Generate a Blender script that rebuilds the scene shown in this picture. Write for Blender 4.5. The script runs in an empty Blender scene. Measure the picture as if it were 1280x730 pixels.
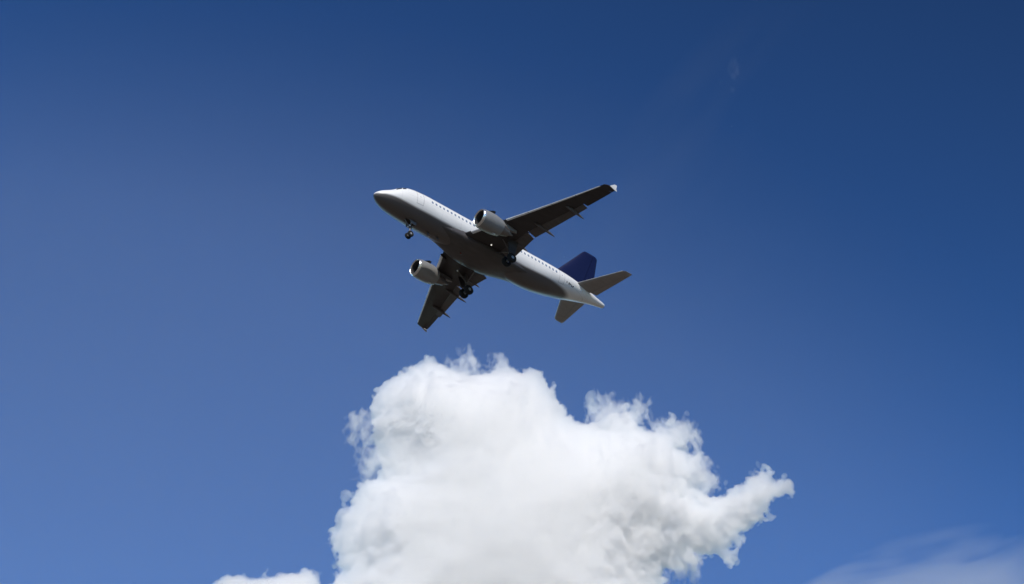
import bpy, bmesh, math, random
import numpy as np
from mathutils import Matrix, Vector

# ------------------------------------------------------------------ camera, sky, sun, exposure
scene = bpy.context.scene
col = scene.collection
R = math.radians
CAM_ELEV = R(38.45)                       # the camera looks up at this angle, towards +Y
cam_data = bpy.data.cameras.new('camera')
cam = bpy.data.objects.new('camera', cam_data); col.objects.link(cam)
cam.location = (0, 0, 1.7)
cam.rotation_euler = (R(90) + CAM_ELEV, 0, 0)
cam_data.sensor_width = 36.0
cam_data.lens = 36.0 * 2394.4 / 1280.0
cam_data.clip_start = 0.5
cam_data.clip_end = 60000
scene.camera = cam
RC = Matrix.Rotation(R(90) + CAM_ELEV, 3, 'X')      # camera axes in the world

SUN_DIR = Vector((0.06, -0.72, 0.69)).normalized()  # points from the scene to the sun
sun_el = math.asin(SUN_DIR.z); sun_rot = math.atan2(SUN_DIR.x, SUN_DIR.y)
world = bpy.data.worlds.new('World'); scene.world = world; world.use_nodes = True
wn = world.node_tree
sky = wn.nodes.new('ShaderNodeTexSky'); sky.sky_type = 'NISHITA'; sky.sun_disc = False
sky.sun_elevation = sun_el; sky.sun_rotation = sun_rot
sky.altitude = 300; sky.air_density = 1.0; sky.dust_density = 0.0; sky.ozone_density = 6.0
# the deep, contrasty blue of a polarised sky: darkest high in the north-east, paler low in the north-west
gm = wn.nodes.new('ShaderNodeGamma'); gm.inputs['Gamma'].default_value = 1.6
wn.links.new(sky.outputs[0], gm.inputs['Color'])
wt = wn.nodes.new('ShaderNodeTexCoord')
dt = wn.nodes.new('ShaderNodeVectorMath'); dt.operation = 'DOT_PRODUCT'
dt.inputs[1].default_value = RC @ Vector((0.44, 0.90, 0.0))
wn.links.new(wt.outputs['Generated'], dt.inputs[0])
pol = wn.nodes.new('ShaderNodeMapRange'); pol.inputs['From Min'].default_value = -0.05; pol.inputs['From Max'].default_value = 0.27
pol.inputs['To Min'].default_value = 0.82; pol.inputs['To Max'].default_value = 0.45
wn.links.new(dt.outputs['Value'], pol.inputs['Value'])
pm = wn.nodes.new('ShaderNodeVectorMath'); pm.operation = 'SCALE'
wn.links.new(gm.outputs[0], pm.inputs[0]); wn.links.new(pol.outputs[0], pm.inputs['Scale'])
tint = wn.nodes.new('ShaderNodeVectorMath'); tint.operation = 'MULTIPLY'; tint.inputs[1].default_value = (0.90, 1.03, 0.97)
wn.links.new(pm.outputs[0], tint.inputs[0])
wn.links.new(tint.outputs[0], wn.nodes['Background'].inputs['Color'])
wn.nodes['Background'].inputs['Strength'].default_value = 0.086
sl = bpy.data.lights.new('sun', 'SUN'); sl.energy = 4.2; sl.angle = R(0.53); sl.color = (1.0, 0.93, 0.83)
so = bpy.data.objects.new('sun', sl); col.objects.link(so)
so.rotation_euler = SUN_DIR.to_track_quat('Z', 'Y').to_euler(); so.location = (0, -40, 80)

vs = scene.view_settings
vs.view_transform = 'Standard'; vs.look = 'None'; vs.exposure = 0.0; vs.gamma = 1.0
vs.use_curve_mapping = False
cy = scene.cycles
cy.use_denoising = True
cy.max_bounces = 64; cy.diffuse_bounces = 4; cy.glossy_bounces = 4
cy.volume_bounces = 64; cy.transparent_max_bounces = 64
cy.use_adaptive_sampling = True; cy.adaptive_threshold = 0.02
cy.sample_clamp_indirect = 6.0

# ------------------------------------------------------------------ materials
MATS = {}
def node(nt, t, **kw):
    n = nt.nodes.new(t)
    for k, v in kw.items(): setattr(n, k, v)
    return n
def paint(name, c, rough=0.35, metal=0.0, coat=0.0, wear=0.08, scale=1.2, spec=0.5):
    """a painted or metal surface whose tone and gloss wander a little, with fine streaks along the airflow"""
    m = bpy.data.materials.new(name); m.use_nodes = True; nt = m.node_tree
    b = nt.nodes['Principled BSDF']
    tc = node(nt, 'ShaderNodeTexCoord')
    mp = node(nt, 'ShaderNodeMapping'); mp.inputs['Scale'].default_value = (0.35*scale, scale, scale)
    nz = node(nt, 'ShaderNodeTexNoise'); nz.inputs['Scale'].default_value = 1.6; nz.inputs['Detail'].default_value = 6
    nt.links.new(tc.outputs['Object'], mp.inputs[0]); nt.links.new(mp.outputs[0], nz.inputs['Vector'])
    mr = node(nt, 'ShaderNodeMapRange'); mr.inputs['From Min'].default_value = 0.3; mr.inputs['From Max'].default_value = 0.7
    mr.inputs['To Min'].default_value = 1.0 - wear; mr.inputs['To Max'].default_value = 1.0 + wear*0.5
    nt.links.new(nz.outputs['Fac'], mr.inputs['Value'])
    mx = node(nt, 'ShaderNodeVectorMath', operation='SCALE'); mx.inputs[0].default_value = c
    nt.links.new(mr.outputs[0], mx.inputs['Scale']); nt.links.new(mx.outputs[0], b.inputs['Base Color'])
    m2 = node(nt, 'ShaderNodeMapRange'); m2.inputs['To Min'].default_value = rough*0.8; m2.inputs['To Max'].default_value = rough*1.25
    nt.links.new(nz.outputs['Fac'], m2.inputs['Value']); nt.links.new(m2.outputs[0], b.inputs['Roughness'])
    b.inputs['Metallic'].default_value = metal; b.inputs['Coat Weight'].default_value = coat
    b.inputs['Coat Roughness'].default_value = 0.12; b.inputs['Specular IOR Level'].default_value = spec
    MATS[name] = m
    return m
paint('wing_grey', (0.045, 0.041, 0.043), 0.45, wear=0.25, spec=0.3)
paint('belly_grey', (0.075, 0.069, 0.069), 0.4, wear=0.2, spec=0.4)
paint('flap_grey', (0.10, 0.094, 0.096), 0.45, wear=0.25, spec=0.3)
paint('slat_metal', (0.74, 0.74, 0.74), 0.35, metal=0.2, wear=0.12)
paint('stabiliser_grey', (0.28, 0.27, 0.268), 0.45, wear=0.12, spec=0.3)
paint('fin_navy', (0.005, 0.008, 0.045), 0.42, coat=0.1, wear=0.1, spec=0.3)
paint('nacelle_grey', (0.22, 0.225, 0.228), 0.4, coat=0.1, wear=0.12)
paint('lip_metal', (0.78, 0.78, 0.77), 0.25, metal=0.9, wear=0.08)
paint('hot_metal', (0.20, 0.18, 0.17), 0.45, metal=0.8, wear=0.3)
paint('inlet_dark', (0.035, 0.035, 0.04), 0.5, wear=0.2)
paint('fan_metal', (0.09, 0.09, 0.10), 0.35, metal=0.7, wear=0.2)
paint('gear_metal', (0.15, 0.15, 0.15), 0.4, metal=0.2, wear=0.3, scale=4)
paint('gear_door', (0.14, 0.135, 0.135), 0.45, wear=0.15)
paint('bay_dark', (0.03, 0.028, 0.027), 0.7, wear=0.3)
paint('tyre_rubber', (0.018, 0.018, 0.019), 0.85, wear=0.3, spec=0.2)
paint('wheel_hub', (0.42, 0.42, 0.42), 0.4, metal=0.4, wear=0.2)
paint('fence_white', (0.62, 0.62, 0.61), 0.35, wear=0.05)
paint('window_glass', (0.20, 0.25, 0.34), 0.08, wear=0.1, spec=0.7)
paint('cockpit_glass', (0.015, 0.018, 0.022), 0.06, wear=0.1, spec=0.8)
paint('door_line', (0.38, 0.38, 0.39), 0.45, wear=0.15)
paint('marking_dark', (0.05, 0.05, 0.065), 0.5, wear=0.2)
paint('antenna_white', (0.6, 0.6, 0.6), 0.4, wear=0.1)
paint('seal_dark', (0.05, 0.05, 0.05), 0.6, wear=0.2)

def lamp_mat(name, c, e):
    m = bpy.data.materials.new(name); m.use_nodes = True
    b = m.node_tree.nodes['Principled BSDF']; b.inputs['Base Color'].default_value = (*c, 1); b.inputs['Roughness'].default_value = 0.1
    b.inputs['Emission Color'].default_value = (*c, 1); b.inputs['Emission Strength'].default_value = e
    MATS[name] = m
lamp_mat('landing_lamp', (1.0, 0.94, 0.84), 0.8)
lamp_mat('lamp_glass', (0.75, 0.75, 0.72), 0.0)
lamp_mat('red_lens', (0.12, 0.01, 0.01), 0.0)
lamp_mat('green_lens', (0.01, 0.4, 0.06), 0.0)

OS, OZ = 16.1, -4.28           # aircraft base point: station of the main gear, height of the tyre bottoms
def fuselage_paint():
    """white upper skin, grey belly below a line that rises at nose and tail, faint skin joints"""
    m = bpy.data.materials.new('fuselage_paint'); m.use_nodes = True; nt = m.node_tree
    L = nt.links.new; b = nt.nodes['Principled BSDF']
    tc = node(nt, 'ShaderNodeTexCoord'); sx = node(nt, 'ShaderNodeSeparateXYZ'); L(tc.outputs['Object'], sx.inputs[0])
    def M(op, a, b2=None, c=None):
        n = node(nt, 'ShaderNodeMath', operation=op)
        for i, v in enumerate((a, b2, c)):
            if v is None: continue
            if isinstance(v, (int, float)): n.inputs[i].default_value = v
            else: L(v, n.inputs[i])
        return n.outputs[0]
    def MR(v, a, b2, c, d, smooth=True):
        n = node(nt, 'ShaderNodeMapRange'); n.interpolation_type = 'SMOOTHSTEP' if smooth else 'LINEAR'
        L(v, n.inputs['Value'])
        for k, q in zip(('From Min', 'From Max', 'To Min', 'To Max'), (a, b2, c, d)): n.inputs[k].default_value = q
        return n.outputs[0]
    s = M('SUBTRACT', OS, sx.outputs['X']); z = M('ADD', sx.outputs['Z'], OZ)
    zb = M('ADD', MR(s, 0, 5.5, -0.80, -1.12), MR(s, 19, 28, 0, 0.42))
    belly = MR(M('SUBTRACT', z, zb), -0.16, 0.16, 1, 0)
    nz = node(nt, 'ShaderNodeTexNoise'); nz.inputs['Scale'].default_value = 1.3; nz.inputs['Detail'].default_value = 7
    mp = node(nt, 'ShaderNodeMapping'); mp.inputs['Scale'].default_value = (0.3, 1, 1)
    L(tc.outputs['Object'], mp.inputs[0]); L(mp.outputs[0], nz.inputs['Vector'])
    grime = MR(nz.outputs['Fac'], 0.3, 0.75, 1.03, 0.90, False)
    # skin joints: rings every 2.7 m and two lap joints along each side
    fr = M('ABSOLUTE', M('SUBTRACT', M('FRACT', M('DIVIDE', s, 2.67)), 0.5))
    ring = MR(fr, 0.490, 0.497, 0, 1)
    lap = M('MAXIMUM', MR(M('ABSOLUTE', M('SUBTRACT', z, 0.05)), 0.015, 0.035, 1, 0), MR(M('ABSOLUTE', M('SUBTRACT', z, 1.15)), 0.015, 0.035, 1, 0))
    joint = M('MULTIPLY', M('MAXIMUM', ring, lap), 0.13)
    tone = M('MULTIPLY', grime, M('SUBTRACT', 1.0, joint))
    mixc = node(nt, 'ShaderNodeMix', data_type='RGBA')
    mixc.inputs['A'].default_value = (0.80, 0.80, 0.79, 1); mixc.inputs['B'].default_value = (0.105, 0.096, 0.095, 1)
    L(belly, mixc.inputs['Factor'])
    vm = node(nt, 'ShaderNodeVectorMath', operation='SCALE'); L(mixc.outputs['Result'], vm.inputs[0]); L(tone, vm.inputs['Scale'])
    L(vm.outputs[0], b.inputs['Base Color'])
    L(MR(nz.outputs['Fac'], 0.3, 0.7, 0.30, 0.45, False), b.inputs['Roughness'])
    b.inputs['Specular IOR Level'].default_value = 0.4
    b.inputs['Coat Weight'].default_value = 0.15; b.inputs['Coat Roughness'].default_value = 0.15
    MATS['fuselage_paint'] = m
fuselage_paint()

# ------------------------------------------------------------------ ground (below the frame; it throws its light up on the aircraft)
def make_ground():
    bm = bmesh.new()
    n = 96; rings = [0, 40, 150, 600, 2500, 9000, 26000]
    c = bm.verts.new((0, 0, 0)); prev = None
    for r in rings[1:]:
        ring = [bm.verts.new((r*math.cos(2*math.pi*k/n), r*math.sin(2*math.pi*k/n), 0)) for k in range(n)]
        for k in range(n):
            if prev is None: bm.faces.new((c, ring[k], ring[(k+1) % n]))
            else: bm.faces.new((prev[k], ring[k], ring[(k+1) % n], prev[(k+1) % n]))
        prev = ring
    me = bpy.data.meshes.new('ground'); bm.to_mesh(me); bm.free()
    o = bpy.data.objects.new('ground', me); col.objects.link(o); o['kind'] = 'structure'
    m = bpy.data.materials.new('dry_grass_ground'); m.use_nodes = True; nt = m.node_tree
    b = nt.nodes['Principled BSDF']; tc = node(nt, 'ShaderNodeTexCoord')
    nz = node(nt, 'ShaderNodeTexNoise'); nz.inputs['Scale'].default_value = 0.03; nz.inputs['Detail'].default_value = 12
    nt.links.new(tc.outputs['Object'], nz.inputs['Vector'])
    cr = node(nt, 'ShaderNodeValToRGB'); cr.color_ramp.elements[0].position = 0.3; cr.color_ramp.elements[1].position = 0.72
    cr.color_ramp.elements[0].color = (0.085, 0.070, 0.052, 1); cr.color_ramp.elements[1].color = (0.15, 0.122, 0.094, 1)
    nt.links.new(nz.outputs['Fac'], cr.inputs[0]); nt.links.new(cr.outputs[0], b.inputs['Base Color'])
    b.inputs['Roughness'].default_value = 0.95
    me.materials.append(m)
make_ground()

# ------------------------------------------------------------------ clouds
def lattice_up(n, lam, rng_len_extra=4):
    """matrix that interpolates a random lattice of spacing lam onto n samples (cubic B-spline)"""
    m = int(math.ceil(n/lam)) + 4
    x = np.arange(n, dtype=np.float32)/lam
    i = np.floor(x).astype(int); f = x - i
    W = np.zeros((n, m), np.float32)
    r = np.arange(n)
    W[r, i] += (1-f)**3/6; W[r, i+1] += (3*f**3 - 6*f**2 + 4)/6
    W[r, i+2] += (-3*f**3 + 3*f**2 + 3*f + 1)/6; W[r, i+3] += f**3/6
    return W
def noise3(shape, lam, rng):
    A = [lattice_up(n, l) for n, l in zip(shape, lam if isinstance(lam, tuple) else (lam,)*3)]
    g = rng.standard_normal([a.shape[1] for a in A]).astype(np.float32)
    g = np.einsum('ai,ijk->ajk', A[0], g, optimize=True)
    g = np.einsum('bj,ajk->abk', A[1], g, optimize=True)
    g = np.matmul(g, A[2].T)
    g /= g.std()
    return g
def noise2(shape, lam, rng):
    A = [lattice_up(n, l) for n, l in zip(shape, lam if isinstance(lam, tuple) else (lam,)*2)]
    g = A[0] @ rng.standard_normal((A[0].shape[1], A[1].shape[1])).astype(np.float32) @ A[1].T
    return g/g.std()
def signed_inside(X, Y, poly):
    """distance to a closed outline, positive inside"""
    P = np.array(poly, np.float32); Q = np.roll(P, -1, 0)
    best = np.full(X.shape, 1e9, np.float32); inside = np.zeros(X.shape, bool)
    for (x0, y0), (x1, y1) in zip(P, Q):
        dx, dy = x1-x0, y1-y0
        t = np.clip(((X-x0)*dx + (Y-y0)*dy)/(dx*dx + dy*dy + 1e-9), 0, 1)
        best = np.minimum(best, (X-x0-t*dx)**2 + (Y-y0-t*dy)**2)
        if y0 != y1:
            c = ((y0 > Y) != (y1 > Y)) & (X < dx*(Y-y0)/(y1-y0) + x0)
            inside ^= c
    d = np.sqrt(best)
    return np.where(inside, d, -d)
def surface_nets(F, org, h, crumbs=1500):
    """vertices and quads of the surface F = 0 (F > 0 inside) on a regular grid"""
    S = F > 0
    nx, ny, nz = F.shape
    cnt = np.zeros((nx-1, ny-1, nz-1), np.int8)
    for a in (0, 1):
        for b in (0, 1):
            for c in (0, 1):
                cnt += S[a:nx-1+a, b:ny-1+b, c:nz-1+c]
    act = (cnt > 0) & (cnt < 8)
    I = np.argwhere(act)
    idx = np.full(act.shape, -1, np.int32); idx[act] = np.arange(len(I))
    V = np.zeros((len(I), 3), np.float32); N = np.zeros(len(I), np.float32)
    for ax in range(3):
        e = np.zeros(3, int); e[ax] = 1
        o1, o2 = [k for k in range(3) if k != ax]
        for a in (0, 1):
            for b in (0, 1):
                c0 = I.copy(); c0[:, o1] += a; c0[:, o2] += b
                c1 = c0 + e
                f0 = F[c0[:, 0], c0[:, 1], c0[:, 2]]; f1 = F[c1[:, 0], c1[:, 1], c1[:, 2]]
                m = (f0 > 0) != (f1 > 0)
                t = np.zeros_like(f0); t[m] = f0[m]/(f0[m]-f1[m])
                p = c0.astype(np.float32); p[:, ax] += t
                V[m] += p[m]; N[m] += 1
    V /= N[:, None]
    quads = []
    for ax in range(3):
        o1, o2 = (ax+1) % 3, (ax+2) % 3
        sl0 = [slice(None)]*3; sl1 = [slice(None)]*3
        sl0[ax] = slice(0, -1); sl1[ax] = slice(1, None)
        a = S[tuple(sl0)]; b = S[tuple(sl1)]
        E = np.argwhere(a != b)
        E = E[(E[:, o1] > 0) & (E[:, o2] > 0) & (E[:, o1] < F.shape[o1]-1) & (E[:, o2] < F.shape[o2]-1)]
        up = a[E[:, 0], E[:, 1], E[:, 2]]
        q = []
        for d1, d2 in ((-1, -1), (0, -1), (0, 0), (-1, 0)):
            c = E.copy(); c[:, o1] += d1; c[:, o2] += d2
            q.append(idx[c[:, 0], c[:, 1], c[:, 2]])
        q = np.stack(q, 1)
        q[~up] = q[~up][:, ::-1]
        quads.append(q)
    Q = np.concatenate(quads)
    # leave out crumbs: label the separate shells and keep those of some size
    lab = np.arange(len(V))
    e = np.concatenate([Q[:, [0, 1]], Q[:, [1, 2]], Q[:, [2, 3]], Q[:, [3, 0]]])
    while True:
        l0, l1 = lab[e[:, 0]], lab[e[:, 1]]
        m = l0 != l1
        if not m.any(): break
        np.minimum.at(lab, np.maximum(l0[m], l1[m]), np.minimum(l0[m], l1[m]))
        while True:
            nl = lab[lab]
            if (nl == lab).all(): break
            lab = nl
    size = np.bincount(lab, minlength=len(V))
    keep = size[lab] >= crumbs
    Q = Q[keep[Q[:, 0]]]; remap = np.cumsum(keep) - 1
    return (V*h + np.array(org, np.float32))[keep], remap[Q]
def np_mesh(name, V, Q):
    me = bpy.data.meshes.new(name)
    n = Q.shape[1]
    me.vertices.add(len(V)); me.vertices.foreach_set('co', np.ascontiguousarray(V, np.float32).ravel())
    me.loops.add(Q.size); me.loops.foreach_set('vertex_index', np.ascontiguousarray(Q, np.int32).ravel())
    me.polygons.add(len(Q)); me.polygons.foreach_set('loop_start', np.arange(0, Q.size, n, dtype=np.int32))
    me.update(calc_edges=True)
    return me
def droplets(name, density, c=(0.9993, 0.9993, 0.9993), g=0.0):
    """a body of water droplets: even density, the look comes from its shape and thickness"""
    m = bpy.data.materials.new(name); m.use_nodes = True; nt = m.node_tree
    for n in list(nt.nodes):
        if n.type != 'OUTPUT_MATERIAL': nt.nodes.remove(n)
    v = node(nt, 'ShaderNodeVolumeScatter'); v.inputs['Anisotropy'].default_value = g
    # the share that is not scattered on is absorbed
    v.inputs['Color'].default_value = (1, 1, 1, 1); v.inputs['Density'].default_value = density*c[1]
    a = node(nt, 'ShaderNodeVolumeAbsorption'); a.inputs['Density'].default_value = density*(1 - c[1])
    a.inputs['Color'].default_value = (0, 0, 0, 1)
    s = node(nt, 'ShaderNodeAddShader'); nt.links.new(v.outputs[0], s.inputs[0]); nt.links.new(a.outputs[0], s.inputs[1])
    nt.links.new(s.outputs[0], nt.nodes['Material Output'].inputs['Volume'])
    return m
def cloud_object(name, me, m, matrix, label=None, parent=None):
    o = bpy.data.objects.new(name, me); col.objects.link(o); me.materials.append(m)
    if parent is None: o.matrix_world = matrix
    else: o.parent = parent
    if label: o['label'] = label; o['category'] = 'cloud'
    return o
def sky_place(az, el, dist):
    """a frame in the air: origin at a bearing, elevation and distance, its plane facing the airfield"""
    d = Vector((math.sin(R(az))*math.cos(R(el)), math.cos(R(az))*math.cos(R(el)), math.sin(R(el))))
    return Matrix.Translation(d*dist) @ RC.to_4x4()

def build_cumulus(outline, rnd, h, zr, big, seed, rough_side=None, flat=1.0, torn=(), levels=(0,), rough=1.0):
    """cauliflower body: the outline swelled to a round depth, then billows of ever smaller size on it"""
    P = np.array(outline); lo = P.min(0) - 14; hi = P.max(0) + 14
    xs = np.arange(lo[0], hi[0], h, dtype=np.float32); ys = np.arange(lo[1], hi[1], h, dtype=np.float32)
    zs = np.arange(-zr, zr, h, dtype=np.float32)
    X, Y = np.meshgrid(xs, ys, indexing='ij')
    rng = np.random.default_rng(seed)
    d = signed_inside(X, Y, outline)
    za = np.abs(zs)/flat                                   # round nose at the rim, then fuller towards the middle
    depth = np.sqrt(za**2 + 12.0**2) - 12.0 + np.where(za > rnd, (za-rnd)**2*0.08, 0)
    F = d[:, :, None] - depth[None, None, :]
    worn = np.zeros(X.shape, np.float32)                   # where the rim is torn, the solid body draws back
    for x, y, q in torn: worn = np.maximum(worn, np.clip(1.25 - ((X-x)**2 + (Y-y)**2)/(q*q), 0, 1))
    F -= (worn*np.clip(1 - d/30.0, 0, 1)*8.0)[:, :, None]
    core = np.sqrt(np.maximum(d, 0)[:, :, None]**2 + (zs**2)[None, None, :])   # distance from the rim
    ramp = np.clip(core/45.0, 0.0, 1.0)
    for lam, amp in big:
        n = noise3(F.shape, lam/h, rng)
        F += ramp*(amp*(np.abs(n) - 0.8))
    del core, ramp
    fine = [(17, 2.0), (9, 2.3), (5.2, 2.4), (3.1, 2.0), (2.0, 1.1)]
    rs = rough*np.ones(X.shape, np.float32)[:, :, None] if rough_side is None else rough*(0.85 + 0.35*np.clip((X - rough_side)/60.0, 0, 1))[:, :, None]
    rs = rs*(1 + 0.35*worn)[:, :, None]
    for lam, amp in fine:
        n = noise3(F.shape, lam/h, rng)
        F += rs*amp*(0.95*(np.abs(n) - 0.8) + 0.55*n)
    F[:, :, 0] = F[:, :, -1] = -50; F[0] = F[-1] = -50; F[:, 0] = F[:, -1] = -50
    F /= (1 + 0.8*worn)[:, :, None]
    return [np_mesh('cumulus', *surface_nets(F - l, (lo[0], lo[1], -zr), h)) for l in levels]
def build_fringe(spots, outline, h, seed, levels=(0,)):
    """torn shreds round the rim: thin curling filaments that thin out away from the body"""
    P = np.array([s[:2] for s in spots]); r = max(s[2] for s in spots)*1.25
    lo = P.min(0) - r; hi = P.max(0) + r
    xs = np.arange(lo[0], hi[0], h, dtype=np.float32); ys = np.arange(lo[1], hi[1], h, dtype=np.float32)
    zs = np.arange(-22, 22, h, dtype=np.float32)
    X, Y = np.meshgrid(xs, ys, indexing='ij')
    d = signed_inside(X, Y, outline)
    env = np.full(X.shape, -1.0, np.float32)
    for x, y, q in spots:
        env = np.maximum(env, 1.0 - ((X-x)**2 + (Y-y)**2)/(q*q))
    env2 = np.clip(env, -1, 1) - np.maximum(-d-1, 0)/14.0 - np.maximum(d-14, 0)/7.0
    rng = np.random.default_rng(seed)
    F = env2[:, :, None]*1.35 - (np.abs(zs)/20.0)[None, None, :]**2 - 0.30
    for lam, amp in ((26, 0.35), (12, 0.60), (6.5, 0.72), (3.6, 0.70), (2.1, 0.45)):
        n = noise3(F.shape, (lam/h, 1.6*lam/h, lam/h), rng)
        F += amp*(0.60 - np.abs(n) + 0.15*n) if lam > 3 else amp*0.8*n
    F[:, :, 0] = F[:, :, -1] = -50; F[0] = F[-1] = -50; F[:, 0] = F[:, -1] = -50
    return [np_mesh('shreds', *surface_nets(F - l, (lo[0], lo[1], -22), h, 900)) for l in levels]
def build_veil(sx, sy, n, thick, seed, angle, stretch, cut, lam, rough=0.55):
    """a sheet of ice haze, thickest in its streaks and thinning to nothing at its edges"""
    nx, ny = n
    rng = np.random.default_rng(seed)
    xs = np.linspace(-1, 1, nx, dtype=np.float32); ys = np.linspace(-1, 1, ny, dtype=np.float32)
    X, Y = np.meshgrid(xs, ys, indexing='ij')
    hgt = np.zeros((nx, ny), np.float32)
    for k, a in ((1.0, 0.55), (0.5, 0.32), (0.25, 0.18), (0.12, 0.09)):
        hgt += a*noise2((nx, ny), (max(2.0, nx*lam*k*stretch), max(2.0, ny*lam*k)), rng)
    rr = X**2 + Y**2
    env = 1 - rr
    T = np.clip(env*(0.75 + rough*hgt) - cut, 0, None)*np.clip(env*2.2, 0, 1)
    T[0] = T[-1] = 0; T[:, 0] = T[:, -1] = 0
    T = T*thick
    U = X*sx; W = Y*sy; c, s = math.cos(R(angle)), math.sin(R(angle))
    PX = U*c - W*s; PY = U*s + W*c
    wob = 0.35*thick*rough*noise2((nx, ny), (nx*0.3, ny*0.3), rng)
    top = np.stack([PX, PY, wob + T*0.5], -1).reshape(-1, 3); bot = np.stack([PX, PY, wob - T*0.5], -1).reshape(-1, 3)
    flat = T.reshape(-1) <= 0
    ib = np.where(flat, np.arange(nx*ny), np.arange(nx*ny) + nx*ny).reshape(nx, ny)
    it = np.arange(nx*ny).reshape(nx, ny)
    V = np.concatenate([top, bot])
    live = (T[:-1, :-1] + T[1:, :-1] + T[:-1, 1:] + T[1:, 1:]) > 0
    q1 = np.stack([it[:-1, :-1][live], it[1:, :-1][live], it[1:, 1:][live], it[:-1, 1:][live]], 1)
    q2 = np.stack([ib[:-1, :-1][live], ib[:-1, 1:][live], ib[1:, 1:][live], ib[1:, :-1][live]], 1)
    Q = np.concatenate([q1, q2])
    used = np.unique(Q); remap = np.full(len(V), -1, np.int64); remap[used] = np.arange(len(used))
    return np_mesh('veil', V[used], remap[Q])

# outlines in metres about the cloud's own middle, looking along its depth
MAIN = [(-162.4, -50.0), (-165.8, -41.6), (-168.8, -27.4), (-174.1, -21.7), (-173.2, -15.9), (-167.4, -12.3), (-162.9, 1.1), (-159.0, 10.6), (-160.7, 17.6), (-157.1, 27.3), (-146.9, 32.5), (-141.9, 34.8), (-140.3, 43.1), (-138.8, 50.6), (-140.4, 59.0), (-147.4, 71.3), (-154.9, 80.6), (-147.7, 93.2), (-148.8, 101.1), (-145.0, 119.4), (-134.7, 125.0), (-131.1, 132.7), (-113.0, 145.3), (-102.2, 153.6), (-95.8, 147.0), (-83.1, 144.5), (-71.1, 140.4), (-56.5, 136.4), (-45.9, 146.2), (-35.3, 143.2), (-26.0, 136.4), (-11.8, 132.7), (-4.3, 125.0), (4.7, 113.8), (8.0, 110.9), (13.8, 104.2), (19.0, 85.3), (25.7, 84.5), (36.3, 81.4), (37.6, 93.2), (28.1, 102.6), (30.3, 112.2), (40.1, 113.0), (45.1, 105.4), (55.2, 101.1), (63.0, 109.8), (72.1, 109.8), (75.4, 95.5), (79.5, 83.8), (86.5, 80.6), (97.4, 92.4), (112.6, 84.5), (114.2, 67.7), (110.9, 58.3), (117.9, 53.7), (123.8, 36.5), (117.1, 23.6), (123.1, 15.4), (138.1, 22.8), (152.4, 29.5), (160.0, 35.5), (166.6, 38.5), (170.2, 36.3), (175.4, 29.5), (189.1, 26.5), (180.8, 19.1), (172.6, 4.0), (150.4, -15.6), (133.3, -28.8), (121.5, -34.5), (112.0, -33.8), (113.1, -43.0), (107.4, -49.7), (97.6, -47.9), (90.5, -43.0), (86.1, -57.7), (88.4, -84.5), (90.2, -131.1), (50.9, -151.9), (-31.3, -158.3), (-113.6, -151.9), (-170.6, -131.1), (-175.2, -84.5), (-171.1, -62.6)]
SMALL = [(-259.5, -63.9), (-256.8, -59.8), (-248.0, -56.3), (-233.3, -56.3), (-215.1, -54.2), (-200.0, -50.7), (-187.9, -48.6), (-180.4, -50.7), (-176.8, -58.4), (-175.7, -67.4), (-173.6, -91.3), (-181.2, -104.7), (-210.7, -111.4), (-235.2, -104.7), (-259.9, -84.5), (-264.9, -70.8)]
SHREDS = [(50.7, 94.7, 22.6), (69.7, 98.7, 16.3), (103.0, 75.2, 23.8), (119.9, 34.8, 20.0), (-156.9, 81.4, 17.5), (-149.0, 50.6, 17.5), (-68.5, 145.3, 18.8), (-43.2, 140.4, 11.3), (109.7, -51.4, 25.1)]
def ray(px, py):   # bearing frame of a place in the sky, given as tangents right and up of the camera's axis
    v = RC @ Vector((px, py, -1.0)); return v.normalized()
def sky_matrix(tx, ty, depth):
    return Matrix.Translation(Vector((0, 0, 1.7)) + (RC @ Vector((tx, ty, -1.0)))*depth) @ RC.to_4x4()
CLOUD_AT = sky_matrix(0.02088, -0.1172, 1500) @ Matrix.Rotation(R(-38), 4, 'X')     # the tower stands upright
# nested shells of growing density, so that every rim fades over a few metres
WHITE = (0.985, 0.985, 0.985)
SKIN, FLESH, CORE = droplets('cloud_skin', 0.055, WHITE, 0.5), droplets('cloud_flesh', 0.09, WHITE, 0.5), droplets('cloud_core', 0.13, WHITE, 0.5)
def cumulus(meshes, label):
    o = cloud_object('cumulus_cloud', meshes[0], SKIN, CLOUD_AT, label)
    cloud_object('cloud_billows', meshes[1], FLESH, None, None, o)
    cloud_object('cloud_core', meshes[2], CORE, None, None, o)
    return o
main_cloud = cumulus(build_cumulus(MAIN, 55.0, 0.75, 62.0, [(60, 3.0), (34, 2.4)], 11, rough_side=20, flat=0.62, torn=SHREDS, levels=(-0.9, 0.0, 1.1)),
                     'huge bright white puffy cumulus cloud with torn wisps below the airliner')
for me, dens in zip(build_fringe(SHREDS, MAIN, 0.7, 41, (-0.12, 0.1, 0.35)), (0.014, 0.026, 0.048)):
    fo = cloud_object('wispy_fringe', me, droplets('shred_droplets', dens, WHITE, 0.3), None, None, main_cloud)
    fo['kind'] = 'stuff'
cumulus(build_cumulus(SMALL, 25.0, 0.9, 36.0, [(30, 2.0)], 23, flat=0.8, levels=(-1.3, -0.2, 1.3), rough=0.6),
        'small low white cumulus puff left of the huge cloud, cut by the lower edge')
VEIL = droplets('ice_haze', 0.0026, (0.999, 0.999, 0.999), 0.2)
cloud_object('cirrus_cloud', build_veil(340, 125, (300, 150), 190, 3, 17, 1.5, 0.12, 0.32, 0.8), VEIL, sky_matrix(0.208, -0.153, 4200),
             'pale lilac streak of thin cirrus low in the right of the sky')

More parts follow.
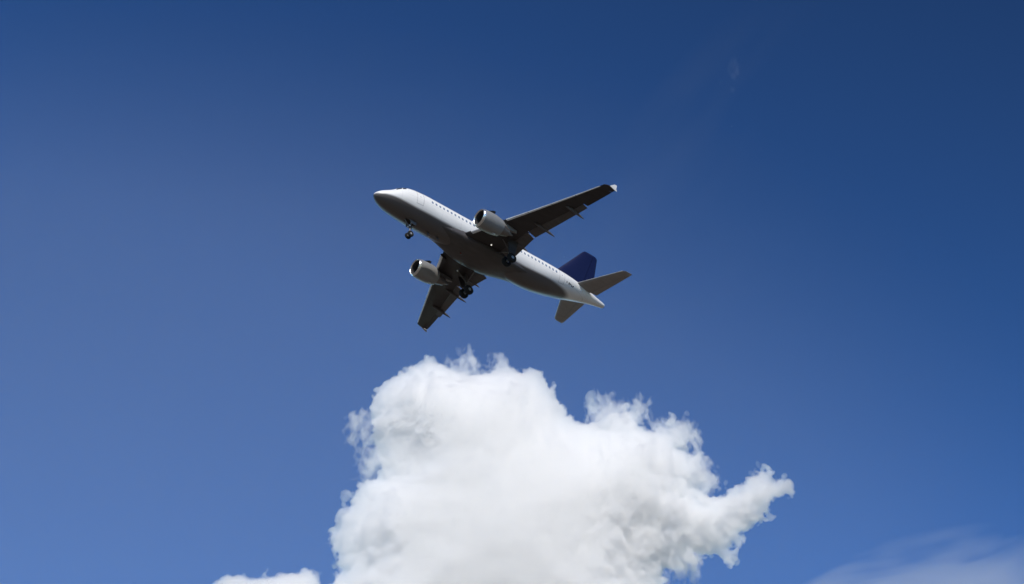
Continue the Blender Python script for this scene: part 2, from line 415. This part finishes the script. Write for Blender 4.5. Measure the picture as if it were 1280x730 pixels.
HAZE = droplets('high_ice_haze', 0.0001, (0.999, 0.999, 0.999), 0.1)
cloud_object('cirrostratus_cloud', build_veil(4200, 3000, (160, 120), 1500, 8, 0, 1.3, 0.0, 0.5, 0.18), HAZE, sky_matrix(-0.22, -0.29, 6500),
             'faint milky veil of very high cloud paling the lower left of the blue sky')
cloud_object('cirrus_cloud', build_veil(40, 60, (90, 90), 60, 5, 8, 0.7, 0.2, 0.35, 1.5), droplets('ice_wisp', 0.0008, (0.999, 0.999, 0.999), 0.1), sky_matrix(0.1149, 0.1107, 5200),
             'tiny faint pale smudge of cloud high in the right half of the empty sky')
cloud_object('cirrus_cloud', build_veil(560, 190, (180, 110), 90, 12, 50, 1.2, 0.15, 0.3, 1.5), droplets('ice_streak', 0.00006, (0.999, 0.999, 0.999), 0.1), sky_matrix(0.098, 0.086, 5200),
             'barely visible diagonal streak of cirrus above and right of the airliner')

# ------------------------------------------------------------------ the airliner
# aircraft drawing frame: station s aft of the nose tip, y to port, z up from the fuselage axis
def V3(s, y, z): return (OS - s, y, z - OZ)
airliner = bpy.data.objects.new('airliner', None); col.objects.link(airliner)
airliner['label'] = 'white twin engine airliner with dark belly, navy blue tail fin and wheels down'
airliner['category'] = 'airplane'
def obj(name, bm, mats, parent=airliner, smooth=True, angle=35, label=None):
    bmesh.ops.remove_doubles(bm, verts=bm.verts, dist=1e-5)
    bmesh.ops.recalc_face_normals(bm, faces=bm.faces)
    me = bpy.data.meshes.new(name); bm.to_mesh(me); bm.free()
    for m in ([mats] if isinstance(mats, str) else mats): me.materials.append(MATS[m])
    if smooth:
        me.polygons.foreach_set('use_smooth', [True]*len(me.polygons)); me.set_sharp_from_angle(angle=R(angle))
    o = bpy.data.objects.new(name, me); col.objects.link(o); o.parent = parent
    if label: o['label'] = label
    return o
def loft(bm, rings, closed=True, cap0=True, cap1=True, mi=0, mik=None):
    vr = [[bm.verts.new(p) for p in r] for r in rings]
    n = len(vr[0]); m = n if closed else n-1
    for a, b in zip(vr, vr[1:]):
        for k in range(m):
            f = bm.faces.new((a[k], a[(k+1) % n], b[(k+1) % n], b[k])); f.material_index = mi if mik is None else mik(k)
    if cap0: bm.faces.new(vr[0]).material_index = mi
    if cap1: bm.faces.new(vr[-1]).material_index = mi
    return vr
def box(bm, c, d, rot=None, mi=0, taper=1.0):
    M = rot or Matrix.Identity(3)
    vs_ = []
    for x in (-.5, .5):
        for y in (-.5, .5):
            for z in (-.5, .5):
                k = taper if z < 0 else 1.0
                p = M @ Vector((x*d[0]*k, y*d[1]*k, z*d[2])); vs_.append(bm.verts.new((c[0]+p.x, c[1]+p.y, c[2]+p.z)))
    for q in ((0,1,3,2),(4,6,7,5),(0,4,5,1),(2,3,7,6),(0,2,6,4),(1,5,7,3)):
        bm.faces.new([vs_[i] for i in q]).material_index = mi
def tube(bm, pts, rad, n=12, mi=0):
    rings = []
    for i, p in enumerate(pts):
        p = Vector(p); a = Vector(pts[max(i-1, 0)]); b = Vector(pts[min(i+1, len(pts)-1)])
        t = (b-a).normalized(); u = t.orthogonal().normalized(); w = t.cross(u)
        r = rad[i] if isinstance(rad, (list, tuple)) else rad
        rings.append([p + u*(r*math.cos(2*math.pi*k/n)) + w*(r*math.sin(2*math.pi*k/n)) for k in range(n)])
    # keep neighbouring rings in step
    for i in range(1, len(rings)):
        j = min(range(n), key=lambda k: (rings[i][k]-rings[i-1][0]).length)
        rings[i] = rings[i][j:] + rings[i][:j]
    loft(bm, rings, mi=mi)
def revolve(bm, prof, s0, y0, z0, n=48, mi=0, cap0=False, cap1=False):
    """profile of (distance aft of s0, radius) turned about the flight axis"""
    if s0 == ES: prof = [(a, r*.94) for a, r in prof]
    rings = [[V3(s0+a, y0 + r*math.cos(2*math.pi*k/n), z0 + r*math.sin(2*math.pi*k/n)) for k in range(n)] for a, r in prof]
    loft(bm, rings, cap0=cap0, cap1=cap1, mi=mi)
def interp(tab, x, k):
    xs = [t[0] for t in tab]
    if x <= xs[0]: return tab[0][k]
    for a, b in zip(tab, tab[1:]):
        if x <= b[0]:
            t = (x-a[0])/(b[0]-a[0]); return a[k] + (b[k]-a[k])*t
    return tab[-1][k]

ENG = (5.75, -2.08); ES = 10.1     # engine axis, and the station of its lip
# fuselage: station, top, bottom, half width
FUS = [(0.0,-.83,-.87,.02),(.06,-.66,-1.03,.20),(.18,-.50,-1.16,.36),(.4,-.30,-1.32,.57),(.75,-.05,-1.48,.83),(1.2,.20,-1.62,1.07),
       (1.7,.48,-1.74,1.28),(2.1,.78,-1.81,1.42),(2.6,1.22,-1.88,1.57),(3.1,1.56,-1.93,1.69),(3.7,1.79,-1.98,1.79),(4.4,1.94,-2.02,1.87),
       (5.3,2.03,-2.05,1.94),(6.4,2.07,-2.07,1.975),(21.2,2.07,-2.07,1.975),(22.6,2.07,-1.96,1.965),(24.2,2.05,-1.66,1.91),(25.8,2.02,-1.25,1.79),
       (27.4,1.97,-.79,1.58),(29.0,1.90,-.30,1.27),(30.5,1.78,.14,.94),(31.8,1.62,.48,.63),(32.6,1.48,.62,.47),(33.25,1.38,.72,.37),(33.55,1.28,.80,.28)]
_S = np.array([f[0] for f in FUS])
def smooth_tab(k):
    """monotone cubic through the table so the skin has no kinks"""
    y = np.array([f[k] for f in FUS]); h = np.diff(_S); dl = np.diff(y)/h
    m = np.zeros_like(y); m[0] = dl[0]; m[-1] = dl[-1]
    for i in range(1, len(y)-1):
        if dl[i-1]*dl[i] > 0:
            w1 = 2*h[i]+h[i-1]; w2 = h[i]+2*h[i-1]; m[i] = (w1+w2)/(w1/dl[i-1] + w2/dl[i])
    def f(x):
        i = int(np.clip(np.searchsorted(_S, x)-1, 0, len(h)-1)); t = (x-_S[i])/h[i]
        return float((1+2*t)*(1-t)**2*y[i] + t*(1-t)**2*h[i]*m[i] + t*t*(3-2*t)*y[i+1] + t*t*(t-1)*h[i]*m[i+1])
    return f
f_top, f_bot, f_hw = smooth_tab(1), smooth_tab(2), smooth_tab(3)
def fus(s, phi, off=0.0):
    """skin point at station s, phi from the port side upwards, moved outward by off"""
    zt, zb, w = f_top(s), f_bot(s), f_hw(s); zc = (zt+zb)/2; hh = (zt-zb)/2
    c, q = math.cos(phi), math.sin(phi)
    n = Vector((0, c/max(w, .01), q/max(hh, .01))).normalized()*off
    return V3(s, w*c + n.y, zc + hh*q + n.z)
def phi_at(s, z):
    zt, zb = f_top(s), f_bot(s); return math.asin(max(-1, min(1, (z-(zt+zb)/2)/((zt-zb)/2))))
bm = bmesh.new()
st = [0.0,.02,.06,.12,.2,.3,.42,.56,.75,.95,1.2,1.45,1.7,1.9,2.1,2.35,2.6,2.85,3.1,3.4,3.7,4.05,4.4,4.85,5.3,5.85,6.4] + list(np.arange(7.2, 21.2, .8)) + list(np.arange(21.2, 33.3, .4)) + [33.4, 33.55]
loft(bm, [[fus(s, 2*math.pi*k/72) for k in range(72)] for s in st])
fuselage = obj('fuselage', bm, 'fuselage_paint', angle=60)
bm = bmesh.new(); revolve(bm, [(-.02, .20), (.05, .19), (.05, .16), (-.25, .14)], 33.56, 0, 1.035, 20, cap1=True)
obj('exhaust_outlet', bm, 'hot_metal', fuselage)

def patch(bm, s0, s1, p0, p1, off, n=6, m=6, thick=0.012, mi=0, skew=0.0):
    """a thin plate that follows the skin between two stations and two heights (angles)"""
    g = [[[bm.verts.new(fus(s0+(s1-s0)*i/n + skew*(j/m), p0+(p1-p0)*j/m, o)) for j in range(m+1)] for i in range(n+1)] for o in (off, off-thick)]
    for i in range(n):
        for j in range(m):
            for l in (0, 1): bm.faces.new((g[l][i][j], g[l][i+1][j], g[l][i+1][j+1], g[l][i][j+1])).material_index = mi
    e = [(i, 0) for i in range(n)] + [(n, j) for j in range(m)] + [(i, m) for i in range(n, 0, -1)] + [(0, j) for j in range(m, 0, -1)]
    for (a, b), (c, d) in zip(e, e[1:]+e[:1]): bm.faces.new((g[0][a][b], g[0][c][d], g[1][c][d], g[1][a][b])).material_index = mi
def mirror(bm):
    for v in bm.verts: v.co.y = -v.co.y
    bmesh.ops.reverse_faces(bm, faces=bm.faces)
    return bm

# cockpit panes: three a side
for sd in (1, -1):
    for s0, s1, p0, p1, sk in ((1.98, 2.42, 57, 86, .22), (2.10, 2.72, 36, 54, .25), (2.78, 3.22, 32, 47, .18)):
        bm = bmesh.new(); patch(bm, s0, s1, R(p0), R(p1), .008, 5, 6, .02, skew=sk)
        if sd < 0: mirror(bm)
        obj('cockpit_window', bm, 'cockpit_glass', fuselage)
# cabin windows: one shape, a row down each side
def window_bm():
    bm = bmesh.new(); pts = []
    w, hgt, r = .125, .175, .11
    for cx_, cz_, a0 in ((w-r, hgt-r, 0), (-(w-r), hgt-r, 90), (-(w-r), -(hgt-r), 180), (w-r, -(hgt-r), 270)):
        for k in range(5):
            a = R(a0 + 22.5*k); pts.append((cx_ + r*math.cos(a), cz_ + r*math.sin(a)))
    loft(bm, [[(x, t, z) for x, z in pts] for t in (-.02, .006)])
    return bm
win = None
zw = .45
ph = phi_at(12, zw)
for sd in (1, -1):
    s = 6.55
    while s < 24.9:
        if win is None:
            win = obj('cabin_window', window_bm(), 'window_glass', fuselage); o = win
        else:
            o = win.copy(); col.objects.link(o); o.parent = fuselage
        pp = phi_at(s, zw); P = Vector(fus(s, pp)); nn = math.atan2(math.sin(pp)*f_hw(s), math.cos(pp)*(f_top(s)-f_bot(s))/2)
        o.location = (P.x, sd*P.y, P.z)
        o.rotation_euler = (nn, 0, 0) if sd > 0 else (-nn, 0, math.pi)
        if sd < 0: o.rotation_euler = Matrix.Rotation(math.pi, 3, 'Z').to_euler() if False else (nn, 0, math.pi)
        s += .533
# doors, drawn by their seams
def frame(bm, s0, s1, z0, z1, w, off):
    sm = (s0+s1)/2
    a, b = phi_at(sm, z0), phi_at(sm, z1); dw = w/2.0
    patch(bm, s0, s1, a-dw, a, off, 4, 1); patch(bm, s0, s1, b, b+dw, off, 4, 1)
    patch(bm, s0-w, s0, a-dw, b+dw, off, 1, 10); patch(bm, s1, s1+w, a-dw, b+dw, off, 1, 10)
for sd in (1, -1):
    for nm, s0, s1, z0, z1 in (('passenger_door', 4.55, 5.37, -.62, 1.22), ('passenger_door', 25.25, 26.05, -.55, 1.25), ('emergency_exit', 14.05, 14.56, .0, 1.0)):
        bm = bmesh.new(); frame(bm, s0, s1, z0, z1, .035, .008)
        sm = (s0+s1)/2; a = phi_at(sm, z0+.95) if nm == 'passenger_door' else phi_at(sm, .55)
        patch(bm, sm-.07, sm+.07, a, a+.06, .008, 1, 2)
        if sd < 0: mirror(bm)
        obj(nm, bm, 'door_line', fuselage)
if True:   # cargo doors low on the starboard side
    for s0, s1 in ((8.2, 10.0), (21.6, 23.4)):
        bm = bmesh.new(); frame(bm, s0, s1, -1.45, -.45, .03, .008); obj('cargo_door', mirror(bm), 'door_line', fuselage)
# registration marks aft: too small in the photograph to read, dark strokes only
for sd in (1, -1):
    x = 25.9+.55
    for k, w in enumerate((.20, .19, .17, .20, .18)):
        a = phi_at(x, .02); dh = .17; bm = bmesh.new()
        patch(bm, x, x+w*.40, a-dh*.5, a+dh*.5, .006, 1, 3)
        patch(bm, x+w*.40, x+w, a-dh*(.5 if k % 2 else .05), a+dh*(.5 if k % 3 else .05), .006, 1, 3)
        x += w + (.16 if k == 0 else .07)
        if sd < 0: mirror(bm)
        obj('registration_letter', bm, 'marking_dark', fuselage)

# belly fairing
bm = bmesh.new(); rings = []
for i in range(29):
    t = i/28; s = 8.3 + 12.6*t
    u = min(1, min(t, 1-t)/.42); e = u*u*(3-2*u)
    hw = 1.45 + .70*e; zb = -1.80 - .68*e; zt = -.55
    rg = []
    for k in range(40):
        a = 2*math.pi*k/40; ca, sa = math.cos(a), math.sin(a); p = 2/2.7
        rg.append(V3(s, hw*math.copysign(abs(ca)**p, ca), (zt+zb)/2 + (zt-zb)/2*math.copysign(abs(sa)**p, sa)))
    rings.append(rg)
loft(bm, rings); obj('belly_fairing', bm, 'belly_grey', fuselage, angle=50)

# wing planform
def w_le(y): return 11.3 + .505*(y-1.97)
def w_te(y): return 17.55 if y <= 6.4 else 17.55 + (20.35-17.55)*(y-6.4)/(16.75-6.4)
def w_z(y): return -1.28 + .083*(y-1.97) + .0025*max(0, y-1.97)**2
def w_t(y): return .15 - .04*min(1, (y-1.97)/6)
def foil(u, t): return 5*t*(.2969*math.sqrt(max(u, 0)) - .126*u - .3516*u*u + .2843*u**3 - .1036*u**4)
def section(le, ch, t, a, b, n=10, rot=0.0, off=(0, 0), camber=.018):
    """profile between chord fractions a and b as (station, height) about the leading edge, rotated nose-up by rot about its own front"""
    us = [a + (b-a)*(1-math.cos(math.pi*k/n))/2 for k in range(n+1)]
    pts = []
    for u in reversed(us): pts.append((u, 4*camber*u*(1-u) + foil(u, t)))
    for u in us[(1 if a == 0 else 0):]: pts.append((u, 4*camber*u*(1-u) - foil(u, t)*(1 if u > 1e-6 else 0)))
    if b == 1: pts.pop()
    c, q = math.cos(rot), math.sin(rot); out = []
    for u, v in pts:
        du, dv = (u-a)*ch, v*ch
        out.append((le + a*ch + du*c + dv*q + off[0]*ch, dv*c - du*q + off[1]*ch))
    return out
def wing_ring(y, a, b, **k):
    le, ch = w_le(y), w_te(y)-w_le(y)
    return [V3(s, y, w_z(y) + z) for s, z in section(le, ch, w_t(y), a, b, **k)]
def span(bm, y0, y1, a, b, mik=None, **k):
    ys = [y0] + [q for q in (4.2, 6.4, 8, 9.5, 11, 12.3, 14, 15.3) if y0+.05 < q < y1-.05] + [y1]
    loft(bm, [wing_ring(y, a, b, **k) for y in ys], mik=mik)
def plate(bm, pts, d, off):
    """a flat polygon with thickness d along off"""
    o = Vector(off).normalized()*d/2
    loft(bm, [[Vector(p)-o for p in pts], [Vector(p)+o for p in pts]])
def side(bm, sd): return bm if sd > 0 else mirror(bm)
for sd in (1, -1):
    bm = bmesh.new()
    for y0, y1, a, b in ((.5, 2.2, 0, 1), (2.203, 2.7, 0, .77), (2.703, 5.1, .06, .77), (5.103, 6.3, 0, .77), (6.303, 13.2, .06, .77), (13.203, 16.3, .06, .745), (16.303, 16.7, 0, 1)):
        span(bm, y0, y1, a, b)
    # rounded tip
    loft(bm, [wing_ring(16.703, 0, 1), [V3(w_le(16.7) + .35 + (s-w_le(16.7))*.74, 16.86, w_z(16.8) + z*.45) for s, z in section(w_le(16.7), w_te(16.7)-w_le(16.7), .1, 0, 1)]])
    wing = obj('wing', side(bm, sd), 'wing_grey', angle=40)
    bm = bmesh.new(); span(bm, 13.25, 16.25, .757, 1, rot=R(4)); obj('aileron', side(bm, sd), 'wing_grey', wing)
    for y0, y1 in ((2.15, 6.2), (6.45, 13.15)):
        bm = bmesh.new()
        ys = [y0] + [q for q in (4.2, 8.5, 10.8) if y0 < q < y1] + [y1]
        rg = []
        for y in ys:
            ch = w_te(y)-w_le(y); base = w_le(y) + .765*ch
            fc = .275*ch; zc = w_z(y) + .018*ch - .030*ch
            rg.append([V3(s, y, zc + z) for s, z in section(base, fc, .15, 0, 1, n=8, rot=R(19), camber=.03)])
        loft(bm, rg); obj('flap', side(bm, sd), 'flap_grey', wing)
    for y0, y1 in ((2.72, 5.05), (6.45, 8.75), (8.78, 11.2), (11.23, 13.7), (13.73, 16.25)):
        bm = bmesh.new(); span(bm, y0, y1, 0, .135, n=9, off=(-.045, -.036), mik=lambda k: 1 if k <= 12 else 0)
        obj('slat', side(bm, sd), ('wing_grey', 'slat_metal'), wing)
    for y0, y1 in ((2.4, 6.2), (6.45, 8.1), (8.13, 9.8), (9.83, 11.5), (11.53, 13.1)):
        bm = bmesh.new(); rg = []
        for y in (y0, y1):
            ch = w_te(y)-w_le(y); up = [(u, .072*u*(1-u) + foil(u, w_t(y))) for u in (.73, .80, .87)]
            rg.append([V3(w_le(y)+u*ch, y, w_z(y)+v*ch+.006) for u, v in up] + [V3(w_le(y)+u*ch, y, w_z(y)+v*ch-.03) for u, v in reversed(up)])
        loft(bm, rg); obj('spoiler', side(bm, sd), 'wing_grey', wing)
    for y, ln, s1 in ((4.3, 2.6, 18.4), (7.9, 3.1, 19.3), (11.9, 2.8, 20.1)):
        bm = bmesh.new(); rg = []
        for i in range(15):
            t = i/14; e = math.sin(math.pi*t**.8)**.7 if 0 < t < 1 else .02
            zc = w_z(y) - .16 - .62*max(0, t-.35)**1.25
            rg.append([V3(s1-ln*(1-t), y + .15*e*math.cos(2*math.pi*k/14), zc + .25*e*math.sin(2*math.pi*k/14)) for k in range(14)])
        loft(bm, rg); obj('flap_track_fairing', side(bm, sd), 'flap_grey', wing)
    # wingtip fence
    bm = bmesh.new(); y = 16.88; z0 = w_z(16.8)
    plate(bm, [V3(19.4, y, z0), V3(20.0, y+.06, z0+.50), V3(20.38, y+.06, z0+.52), V3(20.30, y, z0+.05), V3(20.38, y+.05, z0-.34), V3(20.1, y+.05, z0-.32)], .05, (0, 1, 0))
    obj('wingtip_fence', side(bm, sd), 'fence_white', wing)
    bm = bmesh.new(); tube(bm, [V3(18.85, 16.62, w_z(16.6)-.01), V3(19.1, 16.75, w_z(16.7)), V3(19.35, 16.84, w_z(16.8))], [.02, .055, .02], 8)
    obj('navigation_light', side(bm, sd), 'red_lens' if sd > 0 else 'green_lens', wing)
    # landing light under the wing root
    bm = bmesh.new(); tube(bm, [V3(14.28, 3.03, -1.9), V3(14.25, 3.03, -2.05), V3(14.15, 3.03, -2.12)], [.05, .07, .10], 12)
    ll = obj('landing_light', side(bm, sd), 'gear_metal', wing)
    bm = bmesh.new(); tube(bm, [V3(14.15, 3.03, -2.125), V3(14.11, 3.03, -2.15)], [.09, .08], 14); obj('lamp_lens', side(bm, sd), 'landing_lamp' if sd > 0 else 'lamp_glass', ll)

    # engine
    ey, ez = ENG
    bm = bmesh.new()
    prof_in = [(1.05, .86), (.8, .855), (.5, .85), (.28, .87), (.12, .905)]
    lip = [(.12, .905), (.04, .945), (0, .985), (.03, 1.03), (.12, 1.085), (.24, 1.13)]
    out = [(.24, 1.13), (.55, 1.18), (1.0, 1.215), (1.5, 1.22), (2.0, 1.19), (2.4, 1.12), (2.75, 1.03), (3.0, .955), (3.0, .93), (2.8, .93), (2.3, .95)]
    revolve(bm, out, ES, ey, ez, 56)
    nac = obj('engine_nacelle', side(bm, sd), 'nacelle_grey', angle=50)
    bm = bmesh.new(); revolve(bm, lip, ES, ey, ez, 56); obj('inlet_lip', side(bm, sd), 'lip_metal', nac, angle=70)
    bm = bmesh.new(); revolve(bm, prof_in, ES, ey, ez, 56); obj('inlet_duct', side(bm, sd), 'inlet_dark', nac, angle=70)
    bm = bmesh.new()
    revolve(bm, [(1.06, .86), (1.06, .02)], ES, ey, ez, 40)
    for k in range(24):
        a = 2*math.pi*k/24; rg = []
        for r, tw in ((.25, 25), (.52, 45), (.79, 60)):
            ca, sa = math.cos(a), math.sin(a); w = .10
            tx, tz = -sa, ca; dq = math.sin(R(tw))*w; ds = math.cos(R(tw))*w
            P = [(ES+.92-ds, ey+r*ca-tx*dq, ez+r*sa-tz*dq), (ES+.92+ds, ey+r*ca+tx*dq, ez+r*sa+tz*dq)]
            rg.append([V3(*P[0]), V3(*P[1]), V3(P[1][0]+.012, P[1][1], P[1][2]), V3(P[0][0]+.012, P[0][1], P[0][2])])
        loft(bm, rg)
    obj('fan', side(bm, sd), 'fan_metal', nac, angle=30)
    bm = bmesh.new(); revolve(bm, [(.48, .01), (.55, .09), (.7, .18), (.9, .26), (1.04, .27)], ES, ey, ez, 24, cap0=True); obj('spinner', side(bm, sd), 'inlet_dark', nac)
    bm = bmesh.new(); revolve(bm, [(2.5, .78), (3.0, .76), (3.5, .66), (4.05, .5), (4.15, .47), (4.15, .43), (3.7, .45)], ES, ey, ez, 40); obj('core_nozzle', side(bm, sd), 'hot_metal', nac)
    bm = bmesh.new(); revolve(bm, [(3.7, .36), (4.15, .30), (4.6, .16), (4.85, .03)], ES, ey, ez, 28, cap1=True); obj('exhaust_cone', side(bm, sd), 'hot_metal', nac)
    # strake on the inboard shoulder of the cowl and one outboard
    for q in (1, -1):
        a = R(90 - q*42); rr = 1.12; ca, sa = math.cos(a), math.sin(a)
        bm = bmesh.new(); plate(bm, [V3(ES+.75, ey+rr*ca, ez+rr*sa), V3(ES+1.35, ey+(rr+.30)*ca, ez+(rr+.30)*sa), V3(ES+1.65, ey+(rr+.30)*ca, ez+(rr+.30)*sa), V3(ES+1.6, ey+rr*ca, ez+rr*sa)], .03, (0, -sa, ca))
        obj('strake', side(bm, sd), 'inlet_dark', nac)
    # latch line and drain mast under the cowl
    bm = bmesh.new(); box(bm, V3(ES+2.2, ey, ez-1.14), (.35, .03, .16)); obj('drain_mast', side(bm, sd), 'antenna_white', nac)
    # pylon
    bm = bmesh.new(); rg = []
    for s, zt, zb, w in ((ES+.95, ez+1.19, ez+1.1, .05), (ES+1.6, ez+1.42, ez+.9, .20), (ES+2.3, -.66, ez+.8, .26), (ES+3.3, -.9, ez+.62, .26), (ES+4.3, -1.05, ez+.45, .22), (ES+5.4, -1.1, -1.45, .05)):
        rg.append([V3(s, ey-w, zt), V3(s, ey-w, zb), V3(s, ey+w, zb), V3(s, ey+w, zt)])
    loft(bm, rg); obj('pylon', side(bm, sd), 'nacelle_grey', nac, angle=30)

    # tailplane
    def tp(y): k = (y-.7)/5.5; return 27.95 + 3.32*k, 31.55 + 1.02*k, .98 + .57*k
    def tring(y, a, b):
        l, e, z = tp(y); return [V3(s, y, z + q) for s, q in section(l, e-l, .10, a, b, n=8, camber=0)]
    bm = bmesh.new(); loft(bm, [tring(y, 0, .70) for y in (.25, 1.5, 3, 4.6, 6.0)])
    loft(bm, [tring(6.003, 0, 1), [V3(31.27+.25 + (s-31.27)*.75, 6.22, 1.555 + q*.3) for s, q in section(31.27, 1.3, .10, 0, 1, n=8, camber=0)]])
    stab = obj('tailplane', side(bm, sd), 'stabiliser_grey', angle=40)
    bm = bmesh.new(); loft(bm, [tring(y, .712, 1) for y in (1.05, 3, 5.97)]); obj('elevator', side(bm, sd), 'stabiliser_grey', stab)
    bm = bmesh.new()
    loft(bm, [[V3(s-.02, y, z+q*1.3) for s, q in section(tp(y)[0], .42, .16, 0, 1, n=6, camber=0) for z in (tp(y)[2],)] for y in (1.0, 3, 6.0)])
    obj('leading_edge', side(bm, sd), 'slat_metal', stab)

# fin and rudder
def fr(z): k = (z-1.6)/6.3; return 25.35 + 5.2*k, 31.75 + .92*k
def fring(z, a, b):
    l, e = fr(z); return [V3(s, q, z) for s, q in section(l, e-l, .10, a, b, n=10, camber=0)]
bm = bmesh.new(); loft(bm, [fring(z, 0, .70) for z in (1.55, 2.6, 4, 5.5, 7.0, 7.6)])
loft(bm, [fring(7.603, 0, 1), [V3(30.5+.25 + (s-30.5)*.78, q*.4, 7.9) for s, q in section(30.4, 2.2, .10, 0, 1, n=10, camber=0)]])
loft(bm, [[V3(23.6, .03, 2.0), V3(23.6, -.03, 2.0), V3(23.9, 0, 2.08)], [V3(26.3, .14, 1.95), V3(26.3, -.14, 1.95), V3(26.3, 0, 2.72)]])
fin = obj('tail_fin', bm, 'fin_navy', angle=40, label='navy blue tail fin')
bm = bmesh.new(); loft(bm, [fring(z, .712, 1) for z in (2.0, 4, 6, 7.58)]); obj('rudder', bm, 'fin_navy', fin)

# landing gear
def wheel(bm_t, bm_h, s, y, z, r, w):
    prof = [(-w*.5, r*.62), (-w*.5, r*.86), (-w*.36, r*.97), (-w*.12, r), (w*.12, r), (w*.36, r*.97), (w*.5, r*.86), (w*.5, r*.62)]
    n = 32
    loft(bm_t, [[V3(s + q*math.cos(2*math.pi*k/n), y+a, z + q*math.sin(2*math.pi*k/n)) for k in range(n)] for a, q in prof])
    hp = [(-w*.52, r*.2), (-w*.46, r*.58), (w*.46, r*.58), (w*.52, r*.2)]
    loft(bm_h, [[V3(s + q*math.cos(2*math.pi*k/24), y+a, z + q*math.sin(2*math.pi*k/24)) for k in range(24)] for a, q in hp])
def add_wheel(s, y, z, r, w, gear):
    bt, bh = bmesh.new(), bmesh.new(); wheel(bt, bh, s, y, z, r, w)
    t = obj('wheel', bt, 'tyre_rubber', gear, angle=45); obj('hub', bh, 'wheel_hub', t)
# nose gear
bm = bmesh.new()
tube(bm, [V3(5.25, 0, -1.8), V3(5.12, 0, -2.7)], [.11, .11]); tube(bm, [V3(5.12, 0, -2.7), V3(5.07, 0, -3.8)], [.075, .07])
tube(bm, [V3(5.07, -.27, -3.82), V3(5.07, .27, -3.82)], .06, 10)
tube(bm, [V3(4.2, 0, -1.9), V3(5.1, 0, -2.75)], .05, 10); tube(bm, [V3(5.12, 0, -2.75), V3(5.42, 0, -3.2), V3(5.1, 0, -3.7)], .035, 8)
ngear = obj('nose_gear', bm, 'gear_metal')
add_wheel(5.07, .25, -3.82, .38, .22, ngear); add_wheel(5.07, -.25, -3.82, .38, .22, ngear)
for sd in (1, -1):
    bm = bmesh.new(); plate(bm, [V3(4.75, .36, -1.98), V3(5.65, .36, -1.98), V3(5.6, .44, -2.5), V3(4.85, .44, -2.5)], .03, (0, 1, 0)); obj('gear_door', side(bm, sd), 'gear_door', ngear)
    bm = bmesh.new(); tube(bm, [V3(5.02, .16, -2.62), V3(4.93, .16, -2.64), V3(4.9, .16, -2.645)], [.06, .09, .085], 12); obj('taxi_light', side(bm, sd), 'lamp_glass', ngear)
bm = bmesh.new(); patch(bm, 4.3, 5.75, R(-98), R(-82), .006, 4, 4); obj('wheel_bay', bm, 'bay_dark', ngear)
# main gear
for sd in (1, -1):
    bm = bmesh.new()
    tube(bm, [V3(16.0, 3.85, -1.2), V3(16.08, 3.82, -2.6)], [.17, .16], 14); tube(bm, [V3(16.08, 3.82, -2.6), V3(16.1, 3.8, -3.7)], [.11, .10], 14)
    tube(bm, [V3(16.1, 3.28, -3.7), V3(16.1, 4.32, -3.7)], .09, 12)
    tube(bm, [V3(15.95, 2.2, -1.75), V3(16.06, 3.75, -2.55)], .075, 10); tube(bm, [V3(16.3, 3.82, -2.55), V3(16.55, 3.82, -3.1), V3(16.2, 3.8, -3.6)], .05, 8)
    tube(bm, [V3(15.0, 3.9, -1.35), V3(16.05, 3.82, -2.4)], .06, 10)
    mg = obj('main_gear', side(bm, sd), 'gear_metal')
    for yy in (3.8-.46, 3.8+.46): add_wheel(16.1, sd*yy, -3.7, .585, .42, mg)
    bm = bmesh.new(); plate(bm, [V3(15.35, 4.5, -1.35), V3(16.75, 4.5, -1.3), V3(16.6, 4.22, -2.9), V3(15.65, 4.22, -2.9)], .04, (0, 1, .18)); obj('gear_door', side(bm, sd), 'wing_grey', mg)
# aerials and mast on the belly
for s, l in ((7.3, .32), (8.6, .26)):
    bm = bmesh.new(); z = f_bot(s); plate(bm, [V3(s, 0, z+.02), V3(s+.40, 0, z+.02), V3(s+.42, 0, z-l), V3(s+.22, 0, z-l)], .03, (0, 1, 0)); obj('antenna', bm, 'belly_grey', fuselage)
bm = bmesh.new(); z = f_top(9); plate(bm, [V3(9, 0, z-.02), V3(9.45, 0, z-.02), V3(9.5, 0, z+.34), V3(9.28, 0, z+.34)], .03, (0, 1, 0)); obj('antenna', bm, 'antenna_white', fuselage)
bm = bmesh.new(); tube(bm, [V3(12.2, 0, -2.5), V3(12.2, 0, -2.58), V3(12.2, 0, -2.62)], [.1, .09, .03], 12); obj('beacon', bm, 'red_lens', fuselage)

# place it in the air: on approach, abeam and above the airfield
POSE = Matrix(((-0.76786835, 0.64014052, 0.02446043), (0.41285249, 0.46531132, 0.78296756), (0.48982754, 0.61131455, -0.62158145)))
T = Vector((-15.03651, 11.33595, -209.35765))
base = POSE @ Vector((-OS, 0, OZ)) + T
airliner.matrix_world = Matrix.Translation(Vector((0, 0, 1.7)) + RC @ base) @ (RC @ POSE).to_4x4()
